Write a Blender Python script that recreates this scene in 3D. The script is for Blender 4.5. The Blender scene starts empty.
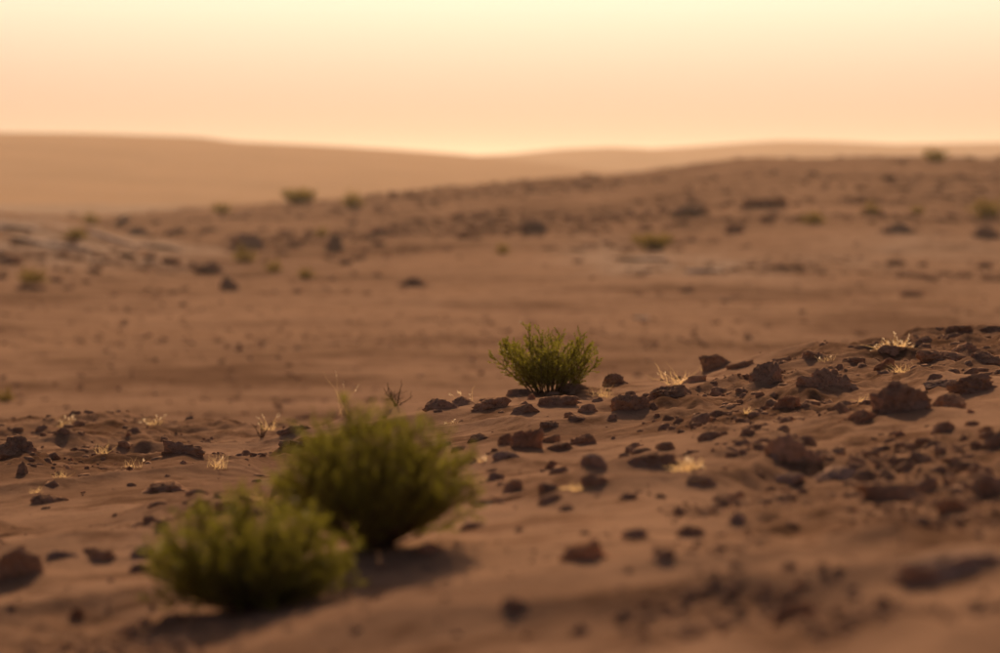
import bpy, bmesh, math
import numpy as np
from mathutils import Vector

# ------------------------------------------------------------------ camera
sc = bpy.context.scene
F = 4163.0            # focal length in photo pixels (1000 px wide frame)
YH = 175.0            # row of the eye-level horizon in the photo
cd = bpy.data.cameras.new('camera')
cam = bpy.data.objects.new('camera', cd)
sc.collection.objects.link(cam)
cam.location = (0, 0, 0)
cam.rotation_euler = (math.radians(90), 0, 0)
cd.sensor_fit = 'HORIZONTAL'
cd.sensor_width = 36.0
cd.lens = 36.0 * F / 1000.0
cd.shift_y = -(326.5 - YH) / 1000.0
cd.clip_start = 0.1
cd.clip_end = 40000
cd.dof.use_dof = True
cd.dof.focus_distance = 19.4
cd.dof.aperture_fstop = (cd.lens / 1000.0) / 0.052
sc.camera = cam

# ------------------------------------------------------------------ light
SUN_EL, SUN_AZ = 25.0, 0.5          # azimuth: degrees to the right of the view axis (+Y)
w = bpy.data.worlds.new('World'); sc.world = w; w.use_nodes = True
nt = w.node_tree; nt.nodes.clear()
out = nt.nodes.new('ShaderNodeOutputWorld'); bg = nt.nodes.new('ShaderNodeBackground')
sky = nt.nodes.new('ShaderNodeTexSky'); sky.sky_type = 'NISHITA'; sky.sun_disc = False
sky.sun_elevation = math.radians(SUN_EL); sky.sun_rotation = math.radians(SUN_AZ)
sky.air_density = 0.4; sky.dust_density = 5.4; sky.ozone_density = 2.6; sky.altitude = 0
tint = nt.nodes.new('ShaderNodeMix'); tint.data_type = 'RGBA'; tint.blend_type = 'MULTIPLY'
tint.inputs[0].default_value = 1.0
tint.inputs[7].default_value = (1.0, 0.80, 0.68, 1)
nt.links.new(sky.outputs[0], tint.inputs[6]); nt.links.new(tint.outputs[2], bg.inputs[0])
nt.links.new(bg.outputs[0], out.inputs[0])
bg.inputs[1].default_value = 0.078
sd = bpy.data.lights.new('sun', 'SUN'); sun = bpy.data.objects.new('sun', sd)
sc.collection.objects.link(sun)
sd.energy = 4.7; sd.angle = math.radians(0.8); sd.color = (1.0, 0.66, 0.38)
el, az = math.radians(SUN_EL), math.radians(SUN_AZ)
to_sun = Vector((math.sin(az) * math.cos(el), math.cos(az) * math.cos(el), math.sin(el)))
sun.rotation_euler = to_sun.to_track_quat('Z', 'Y').to_euler()
sun.location = to_sun * 50
vs = sc.view_settings
vs.view_transform = 'Standard'; vs.look = 'None'; vs.exposure = -0.27; vs.gamma = 1.0
vs.use_curve_mapping = False
sc.cycles.volume_bounces = 1
sc.cycles.max_bounces = 6
sc.cycles.transparent_max_bounces = 6
sc.cycles.use_denoising = True

# ------------------------------------------------------------------ noise
def _h(ix, iy, iz, seed):
    h = (ix.astype(np.int64) * 374761393 + iy.astype(np.int64) * 668265263 + iz.astype(np.int64) * 1442695041 + seed * 974711) & 0xFFFFFFFF
    h = ((h ^ (h >> 13)) * 1274126177) & 0xFFFFFFFF
    h = ((h ^ (h >> 16)) * 2246822519) & 0xFFFFFFFF
    return ((h ^ (h >> 15)) & 0xFFFFFF) / float(0xFFFFFF)
def n2(x, y, seed=0):
    x = np.asarray(x, float); y = np.asarray(y, float)
    ix, iy = np.floor(x), np.floor(y); fx, fy = x - ix, y - iy
    fx = fx * fx * fx * (fx * (fx * 6 - 15) + 10); fy = fy * fy * fy * (fy * (fy * 6 - 15) + 10)
    z = np.zeros_like(ix)
    a, b = _h(ix, iy, z, seed), _h(ix + 1, iy, z, seed)
    c, d = _h(ix, iy + 1, z, seed), _h(ix + 1, iy + 1, z, seed)
    return (a + (b - a) * fx) * (1 - fy) + (c + (d - c) * fx) * fy
def f2(x, y, seed=0, o=4, g=0.5):
    s = 0; a = 1; t = 0
    for k in range(o):
        s = s + a * (n2(x * 2 ** k + 17.3 * k, y * 2 ** k - 9.1 * k, seed + k) - 0.5); t += a; a *= g
    return 2 * s / t
def n3(p, seed=0):
    i = np.floor(p); f = p - i; f = f * f * (3 - 2 * f)
    r = 0
    for dx in (0, 1):
        for dy in (0, 1):
            for dz in (0, 1):
                wgt = (f[:, 0] if dx else 1 - f[:, 0]) * (f[:, 1] if dy else 1 - f[:, 1]) * (f[:, 2] if dz else 1 - f[:, 2])
                r = r + wgt * _h(i[:, 0] + dx, i[:, 1] + dy, i[:, 2] + dz, seed)
    return r
def f3(p, seed=0, o=4, g=0.5):
    s = 0; a = 1; t = 0
    for k in range(o):
        s = s + a * (n3(p * 2 ** k + 11.7 * k, seed + k) - 0.5); t += a; a *= g
    return 2 * s / t
def sstep(a, b, x):
    t = np.clip((x - a) / (b - a), 0, 1); return t * t * (3 - 2 * t)

# ------------------------------------------------------------------ terrain height
CP = np.array([-400, 0, 100, 200, 260, 320, 400, 500, 600, 700, 800, 900, 1000, 1400.])
CR = np.array([420, 425, 424, 428, 433, 425, 408, 397, 387, 368, 353, 343, 330, 300.])
CDP = np.array([-400, 0, 300, 500, 700, 1000, 1400.]); CDD = np.array([30, 28, 24, 22, 23, 25, 27.])
MP = np.array([-600, 0, 120, 180, 300, 440, 560, 640, 700, 760, 900, 1000, 1400.])
MR = np.array([228, 222, 222, 214, 204, 191, 179, 175, 166, 160, 159, 161, 168.])
def rubble_at(x, d): return sstep(-0.16, 0.18, f2(x * 0.8, d * 0.35, 41, 4) + 0.13 * np.tanh(x * 0.8))
def crest_d(px): return np.interp(px, CDP, CDD)
def height(x, d):
    x = np.asarray(x, float); d = np.asarray(d, float)
    dd = np.maximum(d, 5.0)
    px = np.clip(500 + F * x / dd, -400, 1400)
    # the near ridge: a tilted sandy bank that rolls over at its crest
    xc = 9 * np.tanh(x / 9)
    near = -0.75 - 0.0195 * d + 0.113 * xc
    dc = crest_d(px)
    row = YH + F * (0.75 / dc + 0.0195 - 0.113 * (px - 500) / F)
    dy = np.interp(px, CP, CR) - row
    near = near - dy * dc / F * sstep(13, 1, dc - d) 
    und = 0.050 * f2(x * 0.9, d * 0.42, 3, 3) + 0.030 * f2(x * 2.3 + d * 0.25, d * 0.9, 9, 3)
    drift = 1 - np.abs(f2(x * 0.75 - d * 0.16, d * 0.62, 21, 2))
    und = und + 0.07 * (drift ** 4 - 0.45)
    rub = rubble_at(x, d)
    near = near + und + rub * (0.040 * f2(x * 6, d * 4.0, 55, 4) + 0.016 * (0.4 - np.abs(f2(x * 13, d * 8, 57, 2))))
    nearfade = sstep(60, 30, d)
    wv = d * 8.2 - x * 1.6 + 2.6 * f2(x * 0.7, d * 0.7, 77, 3)
    rip = np.sin(2 * np.pi * wv) * sstep(-0.1, 0.25, f2(x * 0.6 + 3, d * 0.3, 81, 3)) * (1 - 0.8 * rub)
    near = near + 0.0045 * rip * nearfade + 0.004 * f2(x * 14, d * 9, 91, 3) * nearfade
    e = np.maximum(0, d - dc)
    near = near - 0.105 * e * e / (e + 1.2)
    # the wide hollow, the stony slope behind it, then the plain
    floor = -3.2 + 0.12 * f2(x * 0.05, d * 0.045, 101, 3) + 0.09 * f2(x * 0.25, d * 0.12, 107, 4)
    zc = -(np.interp(px, MP, MR) - YH) / F * 260.0
    s = sstep(92, 262, d)
    far = floor * (1 - s) + zc * s
    terr = f2(x * 0.03, d * 0.055, 121, 3)
    far = far + s * 0.45 * terr + sstep(85, 120, d) * (0.16 * f2(x * 0.22, d * 0.2, 131, 4))
    ml = np.interp(px, [-600, -100, 0, 45, 90, 140, 190, 240], [1.5, 1.75, 1.7, 1.62, 1.25, 0.72, 0.3, 0.0])
    far = far + ml * np.exp(-((d - 150) / np.where(d < 150, 26.0, 16.0)) ** 2)
    far = far + (1 - s) * sstep(60, 20, d) * 0
    back = sstep(268, 520, d)
    far = far * (1 - back) + (-8.4 + 1.2 * f2(x * 0.004, d * 0.004, 141, 3)) * back
    k = 0.5
    m = np.maximum(near, far)
    z = m + k * np.log(np.exp((near - m) / k) + np.exp((far - m) / k)) * sstep(20, 38, d) * 0.6
    z = np.where(d < 34, np.where(near > far + 1.2, near, z), z)
    return z


def G(px, py, lo=6.0, hi=34.0, n=500):
    """first ground point met by the line of sight through a photo pixel"""
    d = np.exp(np.linspace(math.log(lo), math.log(hi), n))
    u, v = (px - 500) / F, (py - YH) / F
    t = height(u * d, d) + v * d
    k = np.nonzero(t > 0)[0]
    if len(k) == 0: i = int(np.argmax(t))
    else: i = k[0]
    D = d[i]
    if i > 0 and t[i] > 0 and t[i - 1] < 0:
        a = -t[i - 1] / (t[i] - t[i - 1]); D = d[i - 1] + a * (d[i] - d[i - 1])
    return u * D, D, float(height(np.array([u * D]), np.array([D]))[0])

# ------------------------------------------------------------------ helpers
col = sc.collection
def mesh_np(name, V, Fc, smooth=True):
    me = bpy.data.meshes.new(name)
    V = np.asarray(V, np.float32); Fc = np.asarray(Fc, np.int32)
    k = Fc.shape[1]
    me.vertices.add(len(V)); me.vertices.foreach_set('co', V.ravel())
    me.loops.add(Fc.size); me.loops.foreach_set('vertex_index', Fc.ravel())
    me.polygons.add(len(Fc)); me.polygons.foreach_set('loop_start', np.arange(0, Fc.size, k, dtype=np.int32))
    me.polygons.foreach_set('loop_total', np.full(len(Fc), k, np.int32))
    me.update(calc_edges=True)
    me.polygons.foreach_set('use_smooth', np.full(len(Fc), smooth))
    return me
def obj(name, me, mat=None, parent=None, loc=(0, 0, 0)):
    o = bpy.data.objects.new(name, me); col.objects.link(o)
    if me is not None and mat is not None and not me.materials: me.materials.append(mat)
    o.location = loc
    if parent: o.parent = parent
    return o
def tag(o, label, cat, group=None, kind=None):
    if label: o['label'] = label
    if cat: o['category'] = cat
    if group: o['group'] = group
    if kind: o['kind'] = kind
    return o
def mat(name):
    m = bpy.data.materials.new(name); m.use_nodes = True
    nt = m.node_tree; nt.nodes.clear()
    return m, nt
def N(nt, t, **kw):
    n = nt.nodes.new(t)
    for k, v in kw.items(): setattr(n, k, v)
    return n
def noise(nt, vec, scale, detail=4, rough=0.55, seed=0.0):
    n = N(nt, 'ShaderNodeTexNoise'); n.inputs['Scale'].default_value = scale
    n.inputs['Detail'].default_value = detail; n.inputs['Roughness'].default_value = rough
    nt.links.new(vec, n.inputs['Vector']); return n.outputs['Fac']
def ramp(nt, fac, stops):
    r = N(nt, 'ShaderNodeValToRGB'); e = r.color_ramp.elements
    while len(e) < len(stops): e.new(0.5)
    for k, (p, c) in enumerate(stops):
        e[k].position = p; e[k].color = (*c, 1) if len(c) == 3 else c
    nt.links.new(fac, r.inputs[0]); return r.outputs[0]
def mix(nt, fac, a, b, blend='MIX'):
    m = N(nt, 'ShaderNodeMix', data_type='RGBA', blend_type=blend)
    for sock, v in ((m.inputs[0], fac), (m.inputs[6], a), (m.inputs[7], b)):
        if isinstance(v, bpy.types.NodeSocket): nt.links.new(v, sock)
        elif isinstance(v, (int, float)): sock.default_value = v
        else: sock.default_value = (*v, 1)
    return m.outputs[2]
def math_n(nt, op, a, b):
    m = N(nt, 'ShaderNodeMath', operation=op)
    for sock, v in ((m.inputs[0], a), (m.inputs[1], b)):
        if isinstance(v, bpy.types.NodeSocket): nt.links.new(v, sock)
        else: sock.default_value = v
    return m.outputs[0]
def bump(nt, h, strength, dist, nrm=None):
    b = N(nt, 'ShaderNodeBump'); b.inputs['Strength'].default_value = strength
    b.inputs['Distance'].default_value = dist
    nt.links.new(h, b.inputs['Height'])
    if nrm: nt.links.new(nrm, b.inputs['Normal'])
    return b.outputs[0]
def finish(nt, colr, nrm=None, rough=0.9, spec=0.2):
    p = N(nt, 'ShaderNodeBsdfPrincipled'); o = N(nt, 'ShaderNodeOutputMaterial')
    if isinstance(colr, bpy.types.NodeSocket): nt.links.new(colr, p.inputs['Base Color'])
    else: p.inputs['Base Color'].default_value = (*colr, 1)
    p.inputs['Roughness'].default_value = rough; p.inputs['Specular IOR Level'].default_value = 0.0
    if nrm: nt.links.new(nrm, p.inputs['Normal'])
    nt.links.new(p.outputs[0], o.inputs[0]); return p

# ------------------------------------------------------------------ materials
def ground_material():
    m, nt = mat('sand_and_stony_ground')
    pos = N(nt, 'ShaderNodeNewGeometry').outputs['Position']
    a = noise(nt, pos, 0.9, 5, 0.6); b = noise(nt, pos, 14, 6, 0.65); c = noise(nt, pos, 90, 4, 0.7)
    big = noise(nt, pos, 0.07, 4, 0.6)
    sand = ramp(nt, a, [(0.3, (0.345, 0.215, 0.140)), (0.7, (0.435, 0.278, 0.186))])
    sand = mix(nt, 0.6, sand, ramp(nt, big, [(0.35, (0.345, 0.215, 0.140)), (0.65, (0.455, 0.290, 0.195))]))
    at = N(nt, 'ShaderNodeAttribute', attribute_name='rubble').outputs['Fac']
    rub = ramp(nt, b, [(0.35, (0.22, 0.13, 0.082)), (0.55, (0.32, 0.195, 0.125)), (0.75, (0.43, 0.27, 0.18))])
    f = math_n(nt, 'MULTIPLY', at, ramp(nt, noise(nt, pos, 4, 5, 0.7), [(0.33, (0, 0, 0)), (0.5, (1, 1, 1))]))
    c1 = mix(nt, f, sand, rub)
    pl = N(nt, 'ShaderNodeAttribute', attribute_name='pale').outputs['Fac']
    stone = ramp(nt, noise(nt, pos, 0.8, 6, 0.7), [(0.35, (0.36, 0.22, 0.14)), (0.52, (0.54, 0.41, 0.32)), (0.78, (0.68, 0.57, 0.49))])
    pf = math_n(nt, 'MULTIPLY', pl, ramp(nt, noise(nt, pos, 0.9, 7, 0.7), [(0.36, (0, 0, 0)), (0.50, (0.9, 0.9, 0.9))]))
    c2 = mix(nt, pf, c1, stone)
    speck = ramp(nt, c, [(0.28, (0.62, 0.6, 0.58)), (0.42, (1, 1, 1)), (0.7, (1.12, 1.1, 1.08))])
    c3 = mix(nt, 1.0, c2, speck, 'MULTIPLY')
    blot = ramp(nt, noise(nt, pos, 0.16, 8, 0.72), [(0.40, (0.5, 0.46, 0.44)), (0.50, (0.97, 0.97, 0.97)), (0.68, (1.12, 1.1, 1.06))])
    c3 = mix(nt, 0.85, c3, blot, 'MULTIPLY')
    crumb = ramp(nt, noise(nt, pos, 1.5, 6, 0.75), [(0.38, (0.5, 0.46, 0.44)), (0.48, (1, 1, 1))])
    c3 = mix(nt, 0.9, c3, crumb, 'MULTIPLY')
    nr = bump(nt, noise(nt, pos, 7, 6, 0.7), 0.5, 0.02)
    nr = bump(nt, c, 0.35, 0.004, nr)
    finish(nt, c3, nr, 0.95, 0.1); return m
def rock_material(name, dark, mid, light, dust=(0.42, 0.23, 0.13)):
    m, nt = mat(name)
    geo = N(nt, 'ShaderNodeNewGeometry'); pos = geo.outputs['Position']
    info = N(nt, 'ShaderNodeObjectInfo').outputs['Random']
    a = noise(nt, pos, 9, 6, 0.68); b = noise(nt, pos, 55, 5, 0.7)
    c = ramp(nt, a, [(0.32, dark), (0.52, mid), (0.74, light)])
    c = mix(nt, 1.0, c, ramp(nt, info, [(0, (0.78, 0.78, 0.80)), (1, (1.2, 1.14, 1.1))]), 'MULTIPLY')
    pit = ramp(nt, b, [(0.34, (0.55, 0.52, 0.5)), (0.47, (1, 1, 1)), (0.68, (1.15, 1.13, 1.12))])
    c = mix(nt, 1.0, c, pit, 'MULTIPLY')
    # wind-blown sand caught on the level faces
    sep = N(nt, 'ShaderNodeSeparateXYZ'); nt.links.new(geo.outputs['Normal'], sep.inputs[0])
    up = ramp(nt, math_n(nt, 'ADD', sep.outputs[2], math_n(nt, 'MULTIPLY', math_n(nt, 'SUBTRACT', a, 0.5), 1.2)), [(0.80, (0, 0, 0)), (1.0, (1, 1, 1))])
    c = mix(nt, math_n(nt, 'MULTIPLY', up, 0.5), c, dust)
    nr = bump(nt, a, 0.5, 0.02); nr = bump(nt, b, 0.6, 0.006, nr)
    finish(nt, c, nr, 0.92, 0.15); return m
def leaf_material(name, c0, c1, trans, tw=0.45):
    m, nt = mat(name)
    pos = N(nt, 'ShaderNodeNewGeometry').outputs['Position']
    c = ramp(nt, noise(nt, pos, 22, 3, 0.6), [(0.3, c0), (0.7, c1)])
    d = N(nt, 'ShaderNodeBsdfPrincipled'); d.inputs['Roughness'].default_value = 0.6
    d.inputs['Specular IOR Level'].default_value = 0.25
    nt.links.new(c, d.inputs['Base Color'])
    t = N(nt, 'ShaderNodeBsdfTranslucent'); t.inputs[0].default_value = (*trans, 1)
    mx = N(nt, 'ShaderNodeMixShader'); mx.inputs[0].default_value = tw
    o = N(nt, 'ShaderNodeOutputMaterial')
    nt.links.new(d.outputs[0], mx.inputs[1]); nt.links.new(t.outputs[0], mx.inputs[2]); nt.links.new(mx.outputs[0], o.inputs[0])
    return m
def plain_material(name, c0, c1, scale=30, rough=0.85):
    m, nt = mat(name)
    pos = N(nt, 'ShaderNodeNewGeometry').outputs['Position']
    finish(nt, ramp(nt, noise(nt, pos, scale, 4, 0.6), [(0.3, c0), (0.7, c1)]), None, rough, 0.15); return m
def dune_material():
    m, nt = mat('dune_sand')
    pos = N(nt, 'ShaderNodeNewGeometry').outputs['Position']
    c = ramp(nt, noise(nt, pos, 0.02, 5, 0.6), [(0.3, (0.38, 0.20, 0.088)), (0.7, (0.47, 0.25, 0.12))])
    spot = ramp(nt, noise(nt, pos, 0.16, 4, 0.6), [(0.27, (0.6, 0.6, 0.5)), (0.36, (1, 1, 1))])
    c = mix(nt, 1.0, c, spot, 'MULTIPLY')
    finish(nt, c, bump(nt, noise(nt, pos, 0.25, 5, 0.6), 0.4, 0.5), 0.95, 0.1); return m
M_ground = ground_material()
M_rock = rock_material('dark_brown_rock', (0.34, 0.215, 0.14), (0.52, 0.345, 0.235), (0.66, 0.46, 0.335))
M_red = rock_material('reddish_brown_rock', (0.36, 0.19, 0.11), (0.55, 0.31, 0.19), (0.66, 0.40, 0.265))
M_rockfar = rock_material('tan_brown_rock', (0.36, 0.205, 0.128), (0.47, 0.285, 0.185), (0.58, 0.37, 0.25))
M_pale = rock_material('pale_grey_rock', (0.48, 0.33, 0.245), (0.60, 0.44, 0.34), (0.68, 0.53, 0.43))
M_chalk = rock_material('pale_outcrop_rock', (0.58, 0.45, 0.37), (0.70, 0.58, 0.50), (0.78, 0.68, 0.60), (0.6, 0.46, 0.36))
M_white = rock_material('chalky_white_rock', (0.5, 0.45, 0.4), (0.68, 0.62, 0.56), (0.78, 0.74, 0.7), (0.6, 0.52, 0.45))
M_leaf = leaf_material('olive_green_leaf', (0.155, 0.15, 0.024), (0.24, 0.222, 0.036), (0.35, 0.33, 0.042), 0.42)
M_leaf_far = leaf_material('dusty_green_leaf', (0.12, 0.085, 0.012), (0.19, 0.13, 0.02), (0.40, 0.29, 0.03), 0.45)
M_twig = plain_material('woody_twig', (0.09, 0.055, 0.03), (0.16, 0.10, 0.06))
M_dead = plain_material('dead_brown_twig', (0.08, 0.045, 0.03), (0.15, 0.085, 0.055))
M_straw = leaf_material('dry_straw', (0.42, 0.29, 0.13), (0.60, 0.44, 0.22), (0.95, 0.70, 0.35), 0.6)
M_seed = leaf_material('pale_seed_head', (0.66, 0.56, 0.42), (0.78, 0.70, 0.56), (0.97, 0.82, 0.58), 0.6)
M_dune = dune_material()

# ------------------------------------------------------------------ the ground sheet
uc = np.linspace(-0.135, 0.135, 430)
ul = -np.geomspace(0.137, 3.2, 46)[::-1]
U = np.concatenate([ul, uc, -ul[::-1]])
D = np.concatenate([np.linspace(-14, 5.6, 14), np.arange(6, 13.5, 0.045), np.arange(13.5, 28.5, 0.034),
                    np.arange(28.6, 46, 0.2), np.geomspace(46, 300, 210), np.geomspace(305, 9000, 66)])
UU, DD = np.meshgrid(U, D)
XX = UU * np.maximum(DD, 6.0)
ZZ = height(XX, DD)
nr_, nc_ = XX.shape
idx = np.arange(nr_ * nc_).reshape(nr_, nc_)
Fq = np.stack([idx[:-1, :-1], idx[:-1, 1:], idx[1:, 1:], idx[1:, :-1]], -1).reshape(-1, 4)
me = mesh_np('ground', np.stack([XX, DD, ZZ], -1).reshape(-1, 3), Fq)
rubv = np.where(DD < 45, rubble_at(XX, DD), 0.25 * sstep(88, 115, DD) * sstep(-0.3, 0.15, f2(XX * 0.06, DD * 0.10, 161, 4)) * sstep(600, 300, DD)
                + 0.25 * sstep(0.1, 0.4, f2(XX * 0.12, DD * 0.07, 171, 4)) * sstep(400, 250, DD))
PX = 500 + F * XX / np.maximum(DD, 6); PY = YH - F * ZZ / np.maximum(DD, 6)
pale = np.zeros_like(XX)
def blob(px, py, sx, sy, d0, d1, amp=1.0):
    global pale
    cx, cdp, cz = G(px, py, d0, d1)
    rx = sx / F * cdp
    y0 = G(px, py + sy, d0, d1)[1]; ry = max(1.0, abs(cdp - y0))
    pale = np.maximum(pale, amp * np.exp(-(((XX - cx) / rx) ** 2 + ((DD - cdp) / ry) ** 2)))
for a in ((60, 238, 110, 24, 90, 160, 1.6), (20, 226, 80, 16, 100, 165, 1.6), (150, 246, 70, 10, 90, 200, 1.3), (640, 262, 70, 14, 60, 250),
          (720, 270, 60, 10, 60, 250, 0.8), (600, 255, 40, 12, 60, 250, 0.8), (920, 245, 90, 14, 60, 250, 0.55), (850, 260, 60, 12, 60, 250, 0.5)):
    blob(*a)
for nm, arr in (('rubble', rubv), ('pale', pale)):
    at = me.attributes.new(nm, 'FLOAT', 'POINT'); at.data.foreach_set('value', np.clip(arr, 0, 1).astype(np.float32).ravel())
ground = obj('ground', me, M_ground); ground['kind'] = 'structure'

# ------------------------------------------------------------------ far dunes
def dune(d0, rows, depth, base, x0, x1, seed, label):
    P = np.array([r[0] for r in rows], float); R = np.array([r[1] for r in rows], float)
    xs = np.linspace(x0, x1, 220); t = np.linspace(-1, 1, 60)
    X, T = np.meshgrid(xs, t)
    Dp = d0 + T * depth + 0.02 * d0 * f2(X * 9 / d0, T * 1.5, seed, 2)
    top = -(np.interp(500 + F * X / d0, P, R) - YH) / F * d0
    prof = np.cos(np.clip(T, -1, 1) * math.pi / 2) ** 1.15
    Z = base + (top - base) * prof + 0.0011 * d0 * f2(X * 16 / d0, Dp * 12 / d0, seed + 5, 5) * (prof > 0.02) * (1 - prof ** 4)
    V = np.stack([X, Dp, Z], -1).reshape(-1, 3)
    i = np.arange(X.size).reshape(X.shape)
    q = np.stack([i[:-1, :-1], i[:-1, 1:], i[1:, 1:], i[1:, :-1]], -1).reshape(-1, 4)
    o = obj('dune', mesh_np('dune', V, q), M_dune)
    tag(o, label, 'dune', kind='structure'); return o
dune(1800, [(-900, 150), (-400, 138), (0, 133), (100, 134), (200, 137), (240, 142), (330, 146), (400, 150), (455, 154), (560, 164), (700, 185), (900, 240)],
     800, -14, -1040, 240, 5, 'broad flat-topped sand dune at left behind the stony slope')
dune(2500, [(200, 200), (380, 165), (470, 156), (510, 154), (560, 149), (610, 147), (650, 149), (700, 146), (740, 143), (775, 141), (820, 142), (880, 145), (1000, 143), (1400, 149), (1900, 175)],
     800, -16, -250, 1100, 8, 'faint far sand dune ridge behind the stony slope at right')

# ------------------------------------------------------------------ rocks
_ico = {}
def ico(sub):
    if sub not in _ico:
        bm = bmesh.new(); bmesh.ops.create_icosphere(bm, subdivisions=sub, radius=1)
        bm.verts.ensure_lookup_table()
        V = np.array([v.co[:] for v in bm.verts]); Fc = np.array([[v.index for v in f.verts] for f in bm.faces])
        bm.free(); _ico[sub] = (V, Fc)
    return _ico[sub]
def rock_verts(seed, sub, lump=0.3, flat=0.0):
    V, Fc = ico(sub); r = np.random.RandomState(seed)
    n = r.normal(size=(r.randint(9, 15), 3)); n /= np.linalg.norm(n, axis=1)[:, None]
    if flat: n = np.vstack([n, [[0.05, 0.03, 1.0]]])
    h = r.uniform(0.62, 1.0, len(n))
    if flat: h[-1] = flat
    dt = np.maximum(V @ n.T, 0.08)
    R = h / dt
    k = 12.0; rad = -np.log(np.exp(-k * np.minimum(R, 3)).sum(1)) / k
    P = V * np.clip(rad, 0.3, 1.3)[:, None]
    off = r.uniform(-50, 50, 3)
    dsp = lump * 0.6 * f3(P * 1.7 + off, seed, 3) - lump * 0.42 * np.abs(f3(P * 3.1 + off, seed + 9, 2))
    if sub >= 3:
        dsp = dsp + lump * 0.36 * f3(P * 5.5 + off, seed + 21, 3) - 0.10 * sstep(0.12, 0.45, f3(P * 4.6 + off, seed + 31, 2))
    if sub >= 5:
        dsp = dsp + 0.10 * f3(P * 14 + off, seed + 41, 2)
    P = P + V * dsp[:, None]
    P[:, 0] -= (P[:, 0].max() + P[:, 0].min()) / 2; P[:, 1] -= (P[:, 1].max() + P[:, 1].min()) / 2
    P[:, 0] /= np.ptp(P[:, 0]); P[:, 1] /= np.ptp(P[:, 1])
    z = P[:, 2]; zt = z.max(); zb = z.min()
    cut = zb + 0.30 * (zt - zb)
    z = np.where(z < cut, cut + (z - cut) * 0.5, z)
    P[:, 2] = (z - cut) / (zt - cut)          # 0 at the soil line, 1 at the top, a little buried
    k = 1 + 0.22 * np.clip(0.5 - P[:, 2], 0, 0.5) / 0.5
    P[:, 0] *= k; P[:, 1] *= k
    P[:, 0] /= np.ptp(P[:, 0]); P[:, 1] /= np.ptp(P[:, 1])
    return P, Fc
def rock_mesh(seed, sub, lump=0.3, flat=0.0, smooth=True):
    P, Fc = rock_verts(seed, sub, lump, flat)
    return mesh_np('rock', P, Fc, smooth)
def slope_roll(x, d):
    e = 0.35
    zz = height(np.array([x - e, x + e]), np.array([d, d]))
    return math.atan2(zz[1] - zz[0], 2 * e)
RK = 0; SKIRT = []
def hero(px, py, wpx, hpx, label, m=None, flat=0.0, lump=0.32, rot=None, seed=None, lo=6, hi=34, sub=None, depth=0.85, name='rock', cat='rock', roll=0.0, group=None):
    global RK; RK += 1
    x, d, z = G(px, py, lo, hi)
    s = d / F
    if lo < 40 and hpx > 14: hpx *= 0.9
    if sub is None: sub = 6 if wpx > 30 and RK < 16 else 5 if wpx > 24 else 4
    me = rock_mesh(seed if seed is not None else 1000 + RK * 7, sub, lump, flat)
    dep = depth * wpx * s
    x2, d2 = x, d + dep * 0.35
    z2 = min(z, float(height(np.array([x2]), np.array([d2]))[0]))
    o = obj(name, me, m or M_rock, None, (x2, d2, z2 - (0.13 if lo < 40 else 0.05) * hpx * s))
    SKIRT.append((x2, d2, wpx * s * 0.62, dep * 0.75, 0.17 * hpx * s, (RK * 37 % 10) / 10.0))
    o.scale = (wpx * s * 1.04, dep, hpx * s * 1.03)
    o.rotation_euler = (0, roll - slope_roll(x2, d2), (rot if rot is not None else (RK * 1.7) % 0.8 - 0.4))
    tag(o, label, cat, group); return o

H = hero
# right-hand boulders
H(905, 419, 70, 48, 'largest pitted brown boulder on the right of the near ridge', depth=0.8, lump=0.34, seed=31)
H(828, 394, 68, 33, 'wide rounded brown boulder left of the largest pitted boulder', seed=32)
H(768, 388, 37, 32, 'round dark boulder left of the wide rounded boulder', seed=33, sub=5)
H(718, 370, 32, 22, 'blocky dark rock on the crest right of the sharp green shrub', flat=0.7, seed=34, sub=5)
H(742, 369, 30, 8, 'low dark slab trailing right from the blocky crest rock', seed=35, flat=0.5)
H(615, 387, 28, 18, 'knobbly dark rock on the crest just right of the sharp green shrub', lump=0.45, seed=36, sub=5)
H(668, 399, 66, 19, 'long low dark rock slab right of the knobbly crest rock', flat=0.6, seed=37)
H(632, 414, 42, 25, 'dark rock half buried in front of the long low slab', seed=38)
H(698, 383, 24, 9, 'small flat rock at the right end of the yellow grass tuft', seed=39, flat=0.6)
H(788, 410, 32, 17, 'pale brown weathered rock below the round dark boulder', m=M_red, seed=40, lump=0.4)
H(806, 409, 17, 7, 'small dark stone right of the pale brown weathered rock', seed=41)
H(800, 388, 20, 10, 'small lumpy stone between the round boulder and the wide boulder', seed=42)
H(862, 428, 52, 22, 'low reddish rock leaning against the left foot of the largest boulder', m=M_red, seed=43, lump=0.4)
H(948, 412, 50, 22, 'dark rock wedged against the right side of the largest boulder', seed=44)
H(975, 396, 58, 26, 'broken dark rock pile right of the largest boulder at the frame edge', seed=45, lump=0.5)
H(944, 388, 44, 9, 'pale grey flat slab behind the right side of the largest boulder', m=M_pale, flat=0.5, seed=46)
H(985, 366, 44, 18, 'dark rock below the crest at the right frame edge', seed=47, lump=0.45)
H(942, 361, 50, 16, 'wide dark rock right of the glowing golden grass', seed=48, lump=0.4)
H(968, 352, 36, 12, 'rough dark rock under the right-hand crest', seed=49, lump=0.45)
H(960, 334, 30, 8, 'flat dark rock showing on the skyline of the right crest', seed=50, flat=0.6)
H(992, 331, 26, 6, 'thin dark rock on the crest at the right frame edge', seed=51, flat=0.6)
H(922, 346, 28, 12, 'pointed dark rock on the crest right of the glowing golden grass', seed=52)
H(893, 357, 36, 14, 'mossy brown rock directly below the glowing golden grass', seed=53)
H(884, 372, 24, 17, 'tilted brown rock below the glowing golden grass and above the largest boulder', seed=54, m=M_red)
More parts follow.
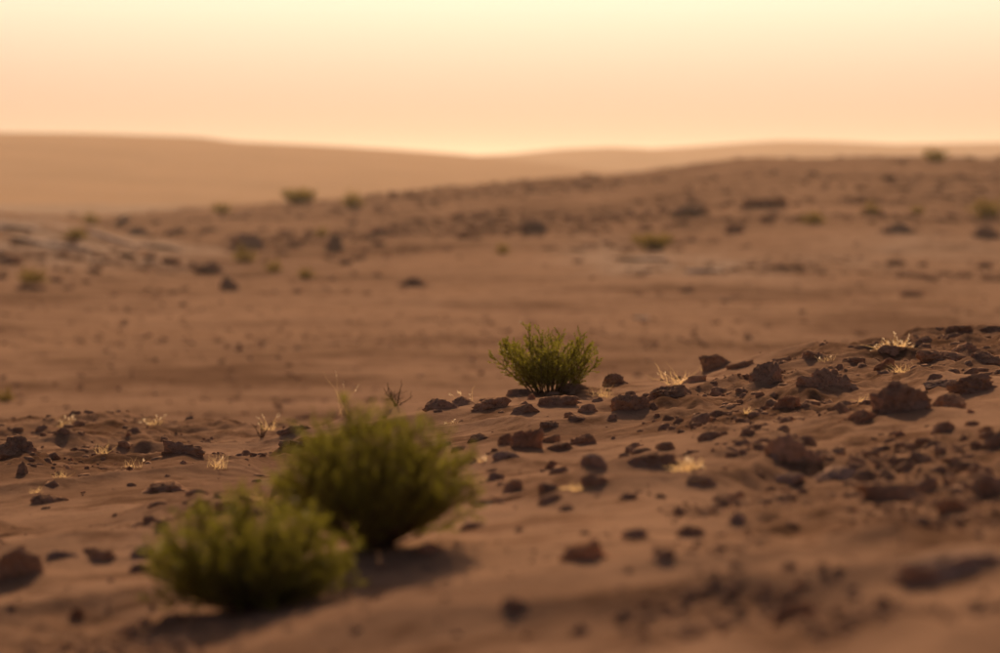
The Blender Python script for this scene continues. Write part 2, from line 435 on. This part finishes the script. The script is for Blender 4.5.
H(858, 366, 34, 10, 'flat brown rock between the wide boulder and the crest grass', seed=55, flat=0.6)
H(866, 350, 26, 6, 'thin dark slab on the crest left of the glowing golden grass', seed=56, flat=0.5)
H(815, 360, 34, 12, 'low pointed rock on the crest above the wide rounded boulder', seed=57)
H(783, 363, 22, 7, 'small flat rock on the crest above the round dark boulder', seed=58, flat=0.6)
H(946, 434, 30, 14, 'dark rounded stone in front of the largest boulder', seed=59)
H(973, 427, 18, 8, 'small brown stone right of the dark rounded stone', seed=60)
H(900, 436, 12, 6, 'small reddish stone on the bright sand edge below the largest boulder', m=M_red, seed=61)
# middle
H(526, 452, 36, 28, 'upright reddish stone standing on the sand right of the front bush', m=M_red, seed=62, sub=5, lump=0.24, flat=0.8)
H(508, 449, 26, 19, 'dark stone leaning on the left side of the upright reddish stone', seed=63)
H(507, 460, 30, 10, 'greyish stone at the foot of the upright reddish stone', m=M_pale, seed=64)
H(583, 447, 32, 17, 'jagged dark rock right of the upright reddish stone', seed=65, lump=0.5)
H(551, 444, 22, 11, 'small dark stone touching the right side of the upright reddish stone', seed=66)
H(560, 453, 26, 11, 'low purple-brown stone in front of the jagged dark rock', seed=67)
H(551, 429, 26, 9, 'flat oval stone on open sand above the upright reddish stone', seed=68, flat=0.7)
H(577, 421, 18, 7, 'small oval stone right of the flat oval stone', seed=69)
H(588, 414, 22, 11, 'lumpy small rock on open sand below the sharp green shrub', seed=70)
H(558, 408, 44, 15, 'dark flat rock directly below the sharp green shrub', seed=71, flat=0.6)
H(526, 416, 34, 15, 'dark wedge rock below the left side of the sharp green shrub', seed=72)
H(492, 411, 44, 14, 'low rough rock on the crest left of the sharp green shrub', seed=73)
H(462, 408, 32, 13, 'brown rock between the pale dried flower and the front bush', seed=74)
H(440, 411, 36, 16, 'dark sloping rock on the crest behind the right side of the front bush', seed=75)
H(520, 393, 28, 8, 'flat rock at the left foot of the sharp green shrub', seed=76, flat=0.6)
H(575, 391, 30, 9, 'grey-brown rock at the right foot of the sharp green shrub', seed=77)
H(478, 442, 26, 9, 'crumbled dark stone at the right edge of the front bush', seed=78, lump=0.5)
# left
H(300, 434, 46, 12, 'dark wedge slab on the crest left of the front bush', seed=79)
H(182, 457, 44, 20, 'crumbling dark rock below the left crest', seed=80, lump=0.5)
H(163, 494, 58, 13, 'smooth low dark rock lying on rippled sand at left', seed=81, flat=0.55, lump=0.2)
H(196, 495, 24, 7, 'small tail of rock right of the smooth low dark rock', seed=82)
H(14, 458, 46, 26, 'stacked dark rock at the left frame edge', seed=83, lump=0.5)
H(22, 478, 22, 21, 'knobbly dark stone below the stacked rock at the left frame edge', seed=84, lump=0.45)
H(48, 505, 40, 12, 'low dark stone near the lower left with rubble around it', seed=85)
H(62, 437, 30, 10, 'dark rock just under the left crest', seed=86)
H(258, 484, 14, 6, 'small dark stone on the sand left of the front bush', seed=87)
H(78, 427, 22, 7, 'dark stone on the left crest beside blurred glowing grass', seed=88)
# blurred foreground
H(795, 470, 62, 46, 'blurred wedge boulder in the right foreground, the tallest there', seed=89, lump=0.34, depth=0.7)
H(835, 483, 64, 20, 'blurred pale grey stone right of the wedge boulder', m=M_pale, seed=90)
H(784, 484, 44, 12, 'blurred low grey stone in front of the wedge boulder', m=M_pale, seed=91)
H(890, 500, 64, 21, 'blurred long dark slab in the right foreground', seed=92, flat=0.6)
H(985, 503, 50, 36, 'blurred dark rock at the right frame edge in the foreground', seed=93)
H(957, 515, 44, 25, 'blurred dark rounded rock left of the one at the right frame edge', seed=94)
H(920, 465, 34, 18, 'blurred brown rock behind the long dark slab', seed=95)
H(965, 464, 44, 11, 'blurred flat dark rock below the bright sand at right', seed=96, flat=0.6)
H(728, 506, 40, 18, 'blurred dark rock in the middle right foreground', seed=97)
H(700, 488, 40, 16, 'blurred grey-brown rock left of the wedge boulder', seed=98)
H(738, 526, 30, 18, 'blurred grey stone in front of the middle right rocks', m=M_pale, seed=99)
H(650, 469, 66, 19, 'blurred long dark slab beside yellow grass in the middle', seed=100, flat=0.65)
H(596, 487, 30, 17, 'blurred dark stone beside a patch of orange sand', seed=101)
H(594, 469, 28, 20, 'blurred grey rounded stone right of the upright reddish stone', m=M_pale, seed=102)
H(513, 494, 26, 18, 'blurred dark upright stone right of the front bush', seed=103)
H(500, 503, 62, 8, 'blurred thin dark slab under the dark upright stone', seed=104, flat=0.5)
H(552, 505, 30, 12, 'blurred dark stone right of the thin slab', seed=105)
H(635, 540, 28, 14, 'blurred small dark stone in the lower middle foreground', seed=106)
H(692, 538, 30, 14, 'blurred small dark stone right of centre in the foreground', seed=107)
H(664, 562, 34, 16, 'blurred dark stone lowest in the middle foreground', seed=108)
H(968, 578, 150, 30, 'big blurred pale grey rock in the lower right corner', m=M_pale, seed=109, depth=0.7, flat=0.6)
H(142, 558, 30, 16, 'blurred grey stone just left of the lower bush', m=M_pale, seed=110)
H(62, 562, 40, 15, 'blurred grey stone in the lower left', m=M_pale, seed=111)
H(14, 584, 62, 44, 'blurred dark rock in the lower left corner', seed=112)
H(100, 562, 34, 12, 'blurred low brown stone between two grey stones at lower left', seed=113)
H(428, 556, 34, 16, 'blurred reddish stone at the right foot of the front bush', m=M_red, seed=114)
H(520, 612, 40, 20, 'blurred dark stone at the very bottom right of the lower bush', seed=115)
H(800, 622, 60, 24, 'blurred brown rock at the very bottom right of centre', seed=116, m=M_red)
# hollow and stony slope behind
FAR = dict(lo=46, hi=300, sub=4)
H(641, 319, 20, 3, 'bright chalky stone lying alone on the sand hollow', m=M_white, seed=117, **FAR)
H(210, 274, 28, 13, 'dark blurred boulder on the far slope at left', seed=118, **FAR)
H(228, 291, 20, 15, 'round dark blurred boulder lowest on the far slope at left', seed=119, **FAR)
H(332, 253, 26, 19, 'round brown boulder on the far slope below a green bush', seed=120, **FAR)
H(246, 252, 40, 20, 'wide dark boulder on the far slope left of the round brown one', seed=121, **FAR)
H(45, 246, 90, 5, 'broad pale grey outcrop slab on the left mound', m=M_chalk, seed=122, flat=0.55, **FAR)
H(112, 242, 56, 5, 'long pale grey slab sloping down the left mound', m=M_chalk, seed=123, flat=0.5, roll=0.03, **FAR)
H(16, 230, 56, 5, 'pale grey rock on top of the left mound', m=M_chalk, seed=124, flat=0.6, **FAR)
H(160, 250, 50, 5, 'low pale slab at the right end of the left mound', m=M_chalk, seed=125, flat=0.5, **FAR)
H(8, 266, 34, 12, 'dark rock at the left frame edge under the pale mound', seed=126, **FAR)
H(122, 225, 16, 10, 'small dark rock on the skyline right of the left mound', seed=127, **FAR)
H(138, 236, 34, 10, 'dark rock behind the long pale slab of the left mound', seed=128, **FAR)
H(690, 218, 44, 14, 'dark rock high on the far slope right of centre', seed=129, **FAR)
H(765, 210, 50, 14, 'wide dark rock under the right-hand far crest', seed=130, **FAR)
H(735, 234, 22, 12, 'brown rock on the far slope right of the flat yellow bush', seed=131, m=M_red, **FAR)
H(535, 234, 34, 14, 'brown rock on the far slope above the small green bush', seed=132, **FAR)
H(640, 262, 56, 5, 'pale grey slab under the flat yellow bush', m=M_chalk, seed=133, flat=0.5, **FAR)
H(705, 273, 46, 4, 'pale grey slab right of and below the flat yellow bush', m=M_chalk, seed=134, flat=0.5, **FAR)
H(900, 236, 60, 14, 'grey-brown rock cluster on the right of the far slope', seed=135, **FAR)
H(985, 240, 40, 16, 'grey-brown rock at the right frame edge of the far slope', seed=136, **FAR)

# scattered stones: shared meshes, one object each
LIB = [rock_mesh(400 + k, 4, 0.3 + 0.02 * (k % 8), 0.6 if k % 3 == 0 else 0.0) for k in range(12)]
LIBF = [rock_mesh(500 + k, 3, 0.35, 0.6 if k % 3 == 0 else 0.0) for k in range(8)]
for mm in LIB: mm.materials.append(M_rock)
for mm in LIBF: mm.materials.append(M_rockfar)
LIBR = []
for mm in LIB[:4]:
    c = mm.copy(); c.materials.clear(); c.materials.append(M_red); LIBR.append(c)
rs = np.random.RandomState(5)
def put(px, py, wpx, lo, hi, lib, label, group, hr=0.5):
    x, d, z = G(px, py, lo, hi, 260)
    s = d / F
    o = obj('stone', lib[rs.randint(len(lib))], None, None, (x, d, z - 0.12 * wpx * s))
    ww = wpx * s; o.scale = (ww, ww * rs.uniform(0.7, 1.1), ww * hr * rs.uniform(0.7, 1.3))
    o.rotation_euler = (0, -slope_roll(x, d), rs.uniform(0, 6.28))
    tag(o, label, 'stone', group)
ZN = [(-20, 270, 'small dark stone among the rubble of the near ridge, left of the front bushes', 'stones left of the front bushes'),
      (270, 480, 'small dark stone near the crest just behind the front bush', 'stones behind the front bush'),
      (480, 700, 'small dark stone on the sand below the sharp green shrub', 'stones below the sharp green shrub'),
      (700, 800, 'small dark stone strewn below the round dark boulder and the blocky crest rock', 'stones below the round dark boulder'),
      (800, 900, 'small dark stone strewn around the wide rounded boulder', 'stones around the wide rounded boulder'),
      (900, 1020, 'small dark stone strewn right of the largest pitted boulder', 'stones right of the largest pitted boulder')]
cnt = 0
while cnt < 110:
    px = rs.uniform(-10, 1010); cr = np.interp(px, CP, CR)
    py = cr + 3 + rs.uniform(0, 1) ** 0.8 * (505 - cr)
    x, d, z = G(px, py, 6, 34, 160)
    if rs.uniform() > 0.15 + 0.85 * float(rubble_at(np.array([x]), np.array([d]))[0]): continue
    for a, b, lab, grp in ZN:
        if a <= px < b: break
    put(px, py, min(15, 4.0 + rs.exponential(3.2)), 6, 34, LIBR if rs.uniform() < 0.2 else LIB, lab, grp, 0.55); cnt += 1
for k in range(20):
    put(rs.uniform(0, 1000), rs.uniform(508, 640), 7 + rs.exponential(5), 5.2, 20, LIBR if rs.uniform() < 0.25 else LIB,
        'blurred small stone on the sand along the bottom foreground', 'stones in the bottom foreground', 0.5)
for k in range(80):
    px = rs.uniform(0, 1000); cr = np.interp(px, CP, CR)
    py = rs.uniform(300, cr - 6) if rs.uniform() < 0.45 else rs.uniform(345, min(410, cr - 4))
    if px > 330 and rs.uniform() < 0.55: px = rs.uniform(0, 300); 
    py = min(py, np.interp(px, CP, CR) - 5)
    zone = 'left third' if px < 333 else 'middle' if px < 667 else 'right third'
    put(px, py, 3.5 + rs.exponential(1.9), 46, 160, LIB, 'tiny blurred stone lying in the %s of the wide sand hollow' % zone, 'stones in the %s of the sand hollow' % zone, 0.6)
cnt = 0
while cnt < 120:
    px = rs.uniform(0, 1000); top = np.interp(px, MP, MR)
    py = rs.uniform(top + 1, 298)
    b = float(f2(np.array([px * 0.006]), np.array([py * 0.055]), 301, 3)[0])
    if rs.uniform() > sstep(-0.05, 0.3, b) + 0.06: continue
    zone = ('upper' if py < top + 0.45 * (298 - top) else 'lower') + (' left' if px < 250 else ' middle left' if px < 500 else ' middle right' if px < 750 else ' right')
    put(px, py, 7 + rs.exponential(7), 60, 300, LIBF, 'blurred brown rock scattered on the %s part of the far stony slope' % zone, 'rocks on the %s of the far slope' % zone, 0.34); cnt += 1

# sand banked up against the foot of each larger rock
zz_ = ZZ.copy()
for sx, sd0, rx, rd, am, ph in SKIRT:
    i0, i1 = np.searchsorted(D, sd0 - 3.2 * rd), np.searchsorted(D, sd0 + 3.2 * rd)
    if i1 <= i0: continue
    X_, D_ = XX[i0:i1], DD[i0:i1]
    q = ((X_ - sx) / rx) ** 2 + ((D_ - sd0) / rd) ** 2
    zz_[i0:i1] += am * np.exp(-q) + 0.35 * am * np.exp(-((X_ - sx - (ph - 0.5) * 2 * rx) / (1.8 * rx)) ** 2 - ((D_ - sd0 + 0.6 * rd) / (1.6 * rd)) ** 2)
ground.data.vertices.foreach_set('co', np.stack([XX, DD, zz_], -1).astype(np.float32).ravel()); ground.data.update()

# gravel and rubble too small to pick apart: one mesh for each stretch
def gravel(n, sub, lo, hi, smin, smax, name, label, seed):
    r = np.random.RandomState(seed)
    libs = [rock_verts(700 + k, sub, 0.4) for k in range(6)]
    x = []; d = []
    px = r.uniform(-60, 1060, n * 6); dmin, dmax = lo, hi
    dd = np.exp(r.uniform(math.log(lo), math.log(hi), n * 6)); xx = (px - 500) / F * dd
    if hi < 40:
        keep = (r.uniform(size=n * 6) < 0.04 + 0.96 * rubble_at(xx, dd) * sstep(-0.2, 0.2, f2(xx * 2.5, dd * 1.2, 411, 3))) & (dd < crest_d(px) + 1.0)
    else:
        keep = r.uniform(size=n * 6) < sstep(-0.1, 0.3, f2(xx * 0.06, dd * 0.10, 161, 4)) + (0.12 if hi < 200 else 0)
    xx, dd = xx[keep][:n], dd[keep][:n]
    if hi > 200:      # a broken stony rim along the far crest
        dq = r.normal(256, 7, 420); xq = (r.uniform(380, 1060, 420) - 500) / F * dq
        xx, dd = np.concatenate([xx, xq]), np.concatenate([dd, dq])
    zz = height(xx, dd); Vs = []; Fs = []; off = 0
    for i in range(len(xx)):
        P, Fc = libs[i % 6]
        s = smin * ((smax if dd[i] > 11.5 else smax * 0.55) / smin) ** (r.uniform() ** 2.2); a = r.uniform(0, 6.28); ca, sa = math.cos(a), math.sin(a)
        q = np.stack([(P[:, 0] * ca - P[:, 1] * sa) * s, (P[:, 0] * sa + P[:, 1] * ca) * s, P[:, 2] * s * (r.uniform(0.25, 0.6) if hi < 40 else r.uniform(0.16, 0.36))], -1)
        Vs.append(q + [xx[i], dd[i], zz[i] - (0.16 if hi < 40 else 0.04) * s]); Fs.append(Fc + off); off += len(P)
    o = obj(name, mesh_np(name, np.vstack(Vs), np.vstack(Fs)), M_rock if hi < 40 else M_rockfar)
    tag(o, label, 'gravel', kind='stuff')
gravel(8500, 2, 7, 28, 0.008, 0.09, 'gravel', 'dark gravel and crumbled rubble over the near sandy ridge', 9)
gravel(4200, 1, 95, 285, 0.10, 0.65, 'far_rubble', 'dark rubble over the far stony slope', 19)
gravel(2600, 1, 48, 118, 0.035, 0.20, 'hollow_gravel', 'fine dark gravel over the wide sand hollow', 29)

# ------------------------------------------------------------------ plants
def tube(path, r0, r1, sides=5):
    path = np.asarray(path); n = len(path); V = []; Fq = []
    for i in range(n):
        t = path[min(i + 1, n - 1)] - path[max(i - 1, 0)]; t = t / (np.linalg.norm(t) + 1e-9)
        a = np.cross(t, [0.31, 0.95, 0.05]); a /= np.linalg.norm(a) + 1e-9; b = np.cross(t, a)
        r = r0 + (r1 - r0) * i / (n - 1)
        for k in range(sides):
            an = 2 * math.pi * k / sides
            V.append(path[i] + r * (math.cos(an) * a + math.sin(an) * b))
    for i in range(n - 1):
        for k in range(sides):
            k2 = (k + 1) % sides
            Fq.append((i * sides + k, i * sides + k2, (i + 1) * sides + k2, (i + 1) * sides + k))
    return np.array(V), np.array(Fq)
class MB:
    def __init__(s): s.V = []; s.F = []; s.n = 0
    def add(s, V, Fc): s.V.append(V); s.F.append(np.asarray(Fc) + s.n); s.n += len(V)
    def mesh(s, name): return mesh_np(name, np.vstack(s.V), np.vstack(s.F))
def grow(p, dirn, L, steps, up, r, wob=0.08):
    pts = [np.array(p, float)]; dr = np.array(dirn, float)
    for i in range(steps):
        dr = dr + np.array([0, 0, up / steps]) + r.normal(0, wob, 3); dr /= np.linalg.norm(dr)
        pts.append(pts[-1] + dr * L / steps)
    return np.array(pts)
def leaves_along(mb, path, n, L, W, r, f0=0.0, spread=0.9):
    seg = np.linspace(f0, 1.0, n) * (len(path) - 1)
    for s in seg:
        i = min(int(s), len(path) - 2); f = s - i
        p = path[i] * (1 - f) + path[i + 1] * f
        t = path[i + 1] - path[i]; t = t / (np.linalg.norm(t) + 1e-9)
        o = r.normal(size=3); o -= o @ t * t; o /= np.linalg.norm(o) + 1e-9
        dr = t + o * spread * r.uniform(0.4, 1.2); dr /= np.linalg.norm(dr)
        sd_ = np.cross(dr, r.normal(size=3)); sd_ /= np.linalg.norm(sd_) + 1e-9
        l = L * r.uniform(0.65, 1.25); w_ = W * r.uniform(0.8, 1.2)
        up_ = np.cross(sd_, dr) * w_ * 0.25
        mb.add(np.array([p, p + dr * l * 0.5 + sd_ * w_ * 0.5 + up_, p + dr * l, p + dr * l * 0.5 - sd_ * w_ * 0.5 + up_]), [(0, 1, 2, 3)])
def shrub_meshes(seed, W, Hh,  stems, twigs, leaves, L, LW, maxang, bare=0.22, upb=0.35, sr=0.004, base=0.1, spiky=0.25, tw=(0.35, 0.9)):
    r = np.random.RandomState(seed); st = MB(); lf = MB()
    for k in range(stems):
        az_ = 2.399963 * k + r.uniform(-0.3, 0.3)
        th = maxang * math.sqrt((k + 0.5) / stems) * r.uniform(0.85, 1.1)
        dirn = np.array([math.sin(th) * math.cos(az_), math.sin(th) * math.sin(az_), math.cos(th)])
        # reach of the crown in this direction: an ellipsoid standing on the base
        reach = 1.0 / math.sqrt((math.sin(th) / (W * 0.5)) ** 2 + (math.cos(th) / Hh) ** 2)
        Ls = reach * (1 - spiky * r.uniform() ** 1.3)
        p0 = np.array([math.cos(az_), math.sin(az_), 0]) * W * base * math.sin(th) + np.array([0, 0, -0.02 * Hh])
        path = grow(p0, dirn, Ls, 7, upb * 0.5, r, 0.06)
        st.add(*tube(path, sr, sr * 0.3, 4))
        for j in range(twigs):
            f = bare + (1 - bare) * (j + r.uniform()) / twigs
            i = min(int(f * 7), 6); p = path[i] + (path[i + 1] - path[i]) * (f * 7 - i)
            t = path[i + 1] - path[i]; t /= np.linalg.norm(t)
            o = r.normal(size=3); o -= o @ t * t; o /= np.linalg.norm(o)
            dr = t + o * r.uniform(*tw); dr /= np.linalg.norm(dr)
            lt = Ls * r.uniform(0.14, 0.30) * (1.15 - 0.5 * f)
            pt = grow(p, dr, lt, 3, 0.35, r, 0.08)
            st.add(*tube(pt, sr * 0.4, sr * 0.15, 3))
            leaves_along(lf, pt, leaves, L, LW, r, 0.1)
        leaves_along(lf, path, leaves * 2, L, LW, r, max(bare, 0.35))
    return st.mesh('stems'), lf.mesh('foliage')
def shrub(px, py, seedmesh, label, lo=6, hi=34, rz=0.0, sc_=1.0, group=None, name='shrub', ml=None, sx=1.0):
    x, d, z = G(px, py, lo, hi)
    e = obj(name, None, None, None, (x, d, z)); e.empty_display_size = 0.1
    e.rotation_euler = (0, 0, rz); e.scale = (sc_ * sx, sc_ * sx, sc_)
    a = obj('stems', seedmesh[0], M_twig, e); b = obj('foliage', seedmesh[1], ml or M_leaf, e)
    tag(e, label, 'shrub', group); return e
def size(px, py, wpx, hpx, lo=6, hi=34):
    d = G(px, py, lo, hi)[1]; return wpx * d / F, hpx * d / F
W_, H_ = size(549, 391, 100, 62)
shrub(549, 391, shrub_meshes(71, W_ * 1.0, H_ * 1.14, 60, 15, 13, 0.015, 0.0078, 0.84, 0.08, 0.2, 0.0028, 0.26, 0.36, (0.5, 1.2)), 'sharp bushy green shrub growing on the crest of the near ridge')
W_, H_ = size(372, 548, 190, 140)
shrub(372, 548, shrub_meshes(72, W_ * 1.22, H_ * 1.08, 120, 13, 10, 0.016, 0.006, 1.12, 0.3, 0.30, 0.0036, 0.05, 0.24, (0.5, 1.2)), 'large blurred round green bush in the foreground left of centre')
W_, H_ = size(252, 605, 192, 110)
shrub(252, 605, shrub_meshes(73, W_ * 1.04, H_ * 1.08, 120, 13, 10, 0.014, 0.006, 1.3, 0.15, 0.25, 0.003, 0.12, 0.24, (0.5, 1.2)), 'lower blurred green bush in the foreground, in front of the large round bush', rz=1.0)

# far bushes
FB = [shrub_meshes(80 + k, 1.0, h, 22, 8, 6, 0.07, 0.032, 1.2, 0.05, 0.3, 0.012, 0.1, 0.3) for k, h in enumerate((0.85, 0.6, 0.35))]
for px, py, wpx, v, lab in ((352, 207, 24, 0, 'round green bush on the far skyline, the darkest there'),
        (300, 204, 44, 2, 'low spreading bush on the far skyline left of the darkest round bush'),
        (222, 214, 22, 1, 'small bush on the far skyline above the dark boulders at left'),
        (91, 224, 18, 0, 'small green bush on top of the pale left mound'),
        (76, 240, 24, 1, 'olive bush on the face of the pale left mound'),
        (321, 236, 14, 0, 'small green bush right above the round brown boulder'),
        (273, 272, 18, 0, 'bright green bush low on the far slope at left'),
        (306, 278, 18, 1, 'yellowish bush right of the bright green bush on the far slope'),
        (503, 254, 16, 0, 'small olive bush in the middle of the far slope'),
        (655, 250, 46, 2, 'flat wide yellow-green bush on the far slope'),
        (871, 214, 18, 0, 'round olive bush below the right-hand far crest'),
        (813, 224, 24, 1, 'olive bush left of and below the round one on the right slope'),
        (918, 214, 16, 1, 'small brownish bush right of the round olive bush'),
        (988, 218, 36, 1, 'bushy clump at the right frame edge of the far slope'),
        (936, 162, 28, 1, 'dark bush on the skyline of the right-hand crest'),
        (245, 262, 24, 0, 'brown bush against the wide dark boulder on the far slope')):
    d = G(px, py, 60, 300)[1]
    shrub(px, py, FB[v], lab, 60, 300, px * 0.37, wpx * d / F, 'bushes on the far slope', ml=M_leaf_far)
d = G(33, 285, 46, 300)[1]
shrub(33, 285, FB[1], 'dark brown dead bush below the pale left mound', 46, 300, 0.4, 32 * d / F, ml=M_dead)
d = G(4, 402, 46, 300)[1]
shrub(4, 402, FB[0], 'dark blurred bush at the left edge of the sand hollow', 46, 300, 0.4, 20 * d / F, ml=M_dead)

# dry grass
def tuft(px, py, wpx, hpx, n, label, seed, heads=0, lo=6, hi=34, bw=0.0014, name='grass_tuft'):
    x, d, z = G(px, py, lo, hi); r = np.random.RandomState(seed)
    e = obj(name, None, None, None, (x, d, z)); s = d / F
    bl = MB(); hd = MB()
    for k in range(n):
        a = r.uniform(0, 6.28); lean = r.uniform(0.1, 1.3)
        dirn = np.array([math.cos(a) * lean * wpx / max(hpx, 1) * 0.5, math.sin(a) * lean * 0.8, 1.0]); dirn /= np.linalg.norm(dirn)
        L = hpx * s * r.uniform(0.25, 1.1) / max(0.35, dirn[2])
        p0 = np.array([r.normal(0, wpx * s * 0.17), r.normal(0, wpx * s * 0.17), -0.004])
        path = grow(p0, dirn, L, 5, -0.9 * r.uniform(), r, 0.16)
        sd_ = np.cross(dirn, [0.2, 1, 0.1]); sd_ /= np.linalg.norm(sd_)
        V = []; 
        for i, p in enumerate(path):
            w_ = bw * (1 - 0.75 * i / 5); V += [p - sd_ * w_ / 2, p + sd_ * w_ / 2]
        bl.add(np.array(V), [(2 * i, 2 * i + 1, 2 * i + 3, 2 * i + 2) for i in range(5)])
        if k < heads * 0.6:
            if heads > 20: leaves_along(hd, path[-2:], 5, 0.014, 0.005, r, 0.0, 0.6)
            else:
                h1 = MB(); leaves_along(h1, path[-2:], 5, 0.014, 0.005, r, 0.0, 0.6); obj('seed_head', h1.mesh('seed_head'), M_seed, e)
    obj('blades', bl.mesh('blades'), M_straw, e)
    if heads > 20: obj('seed_heads', hd.mesh('seed_heads'), M_seed, e)
    tag(e, label, 'grass tuft'); return e
tuft(895, 350, 44, 12, 120, 'glowing golden dry grass on the right crest, the brightest', 1, 60, bw=0.003)
tuft(682, 384, 44, 18, 60, 'yellow dry grass tuft on the crest between knobbly rock and blocky rock', 2, 6)
tuft(662, 372, 14, 22, 4, 'single pale bent straw standing above the yellow grass tuft', 3, 1, bw=0.003)
tuft(706, 366, 14, 16, 16, 'thin dry grass against the left side of the blocky crest rock', 4)
tuft(602, 397, 24, 16, 40, 'short tan grass tuft below the knobbly crest rock', 5)
tuft(268, 430, 26, 17, 18, 'pale dried flower heads on the crest left of the front bush', 6, 12, bw=0.003)
tuft(66, 427, 22, 12, 30, 'blurred glowing dry grass on the left crest', 7, 16)
tuft(155, 425, 26, 12, 30, 'blurred glowing dry grass on the crest above the crumbling rock', 8, 14)
tuft(217, 468, 24, 17, 36, 'spiky dry grass tuft on sand left of the front bush', 9, 2)
tuft(105, 456, 20, 14, 26, 'small dry tuft on sand below the left crest', 10)
tuft(62, 478, 18, 12, 24, 'faint dry tuft right of the knobbly stone at left', 11)
tuft(35, 493, 18, 10, 20, 'faint dry tuft above the low stone at lower left', 12)
tuft(130, 468, 30, 11, 24, 'sparse dry tuft beside the rippled sand at left', 13, 2)
tuft(463, 404, 18, 14, 12, 'pale dried flower on the crest left of the sharp green shrub', 14, 10)
tuft(473, 402, 8, 30, 2, 'lone thin straw with a bright seed head behind the crest', 15, 1, bw=0.0014)
tuft(348, 415, 30, 50, 5, 'tall thin dry stalks with bright seed heads behind the front bush', 16, 5, bw=0.0014)
tuft(452, 424, 14, 8, 10, 'bright bent straw at the top right of the front bush', 17, 4)
tuft(690, 470, 36, 14, 50, 'blurred golden grass clump beside the long dark slab', 18, 10, bw=0.003)
tuft(590, 489, 60, 10, 40, 'blurred yellow grass in front of the grey rounded stone', 19, 0, bw=0.003)
tuft(545, 384, 26, 18, 9, 'dry straw caught in front of the sharp green shrub', 20, 3)
tuft(825, 362, 24, 9, 24, 'short dry grass on the crest above the wide rounded boulder', 21, 4)
tuft(905, 372, 36, 12, 40, 'olive dry grass between the crest rocks and the largest boulder', 22)
tuft(862, 402, 16, 10, 20, 'dry grass between the wide boulder and the largest boulder', 23)
tuft(745, 414, 14, 8, 16, 'small dry sprig on sand beside a white flake', 24)
tuft(480, 462, 30, 10, 24, 'yellowish dry grass at the right edge of the front bush', 25, 4)
tuft(258, 500, 26, 12, 24, 'dry grass above the lower bush', 26)

def dead_twigs(px, py, hpx, n, label, seed):
    x, d, z = G(px, py); r = np.random.RandomState(seed); s = d / F; mb = MB()
    for k in range(n):
        a = r.uniform(0, 6.28); ln = r.uniform(0.2, 0.9)
        dirn = np.array([math.cos(a) * ln, math.sin(a) * ln, 1.0]); dirn /= np.linalg.norm(dirn)
        L = hpx * s * r.uniform(0.6, 1.15); path = grow((0, 0, -0.01), dirn, L, 6, 0.2, r, 0.16)
        mb.add(*tube(path, 0.0032, 0.0012, 4))
        for j in range(3):
            i = r.randint(2, 6); q = grow(path[i], path[i] - path[i - 1] + r.normal(0, 0.02, 3), L * 0.35, 4, 0.2, r, 0.2)
            mb.add(*tube(q, 0.0016, 0.0008, 3))
    o = obj('dead_twigs', mb.mesh('dead_twigs'), M_dead, None, (x, d, z)); tag(o, label, 'twigs')
dead_twigs(396, 406, 26, 8, 'bare dark twigs on the crest above the front bush', 51)
dead_twigs(262, 438, 24, 5, 'thin dead stems beneath the pale dried flower heads', 52)

# ------------------------------------------------------------------ hazy air
bm = bmesh.new(); bmesh.ops.create_cube(bm, size=1.0)
hm = bpy.data.meshes.new('haze'); bm.to_mesh(hm); bm.free()
hz, nt = mat('haze'); o_ = N(nt, 'ShaderNodeOutputMaterial'); pv = N(nt, 'ShaderNodeVolumePrincipled')
pv.inputs['Color'].default_value = (1.0, 0.93, 0.80, 1); pv.inputs['Density'].default_value = 0.00014
pv.inputs['Anisotropy'].default_value = 0.5
nt.links.new(pv.outputs[0], o_.inputs['Volume'])
hz_o = obj('haze', hm, hz, None, (0, 4600, 12.0))
hz_o.scale = (62000, 9600, 76.0)
tag(hz_o, 'warm dusty haze in the desert air', 'haze', kind='stuff')
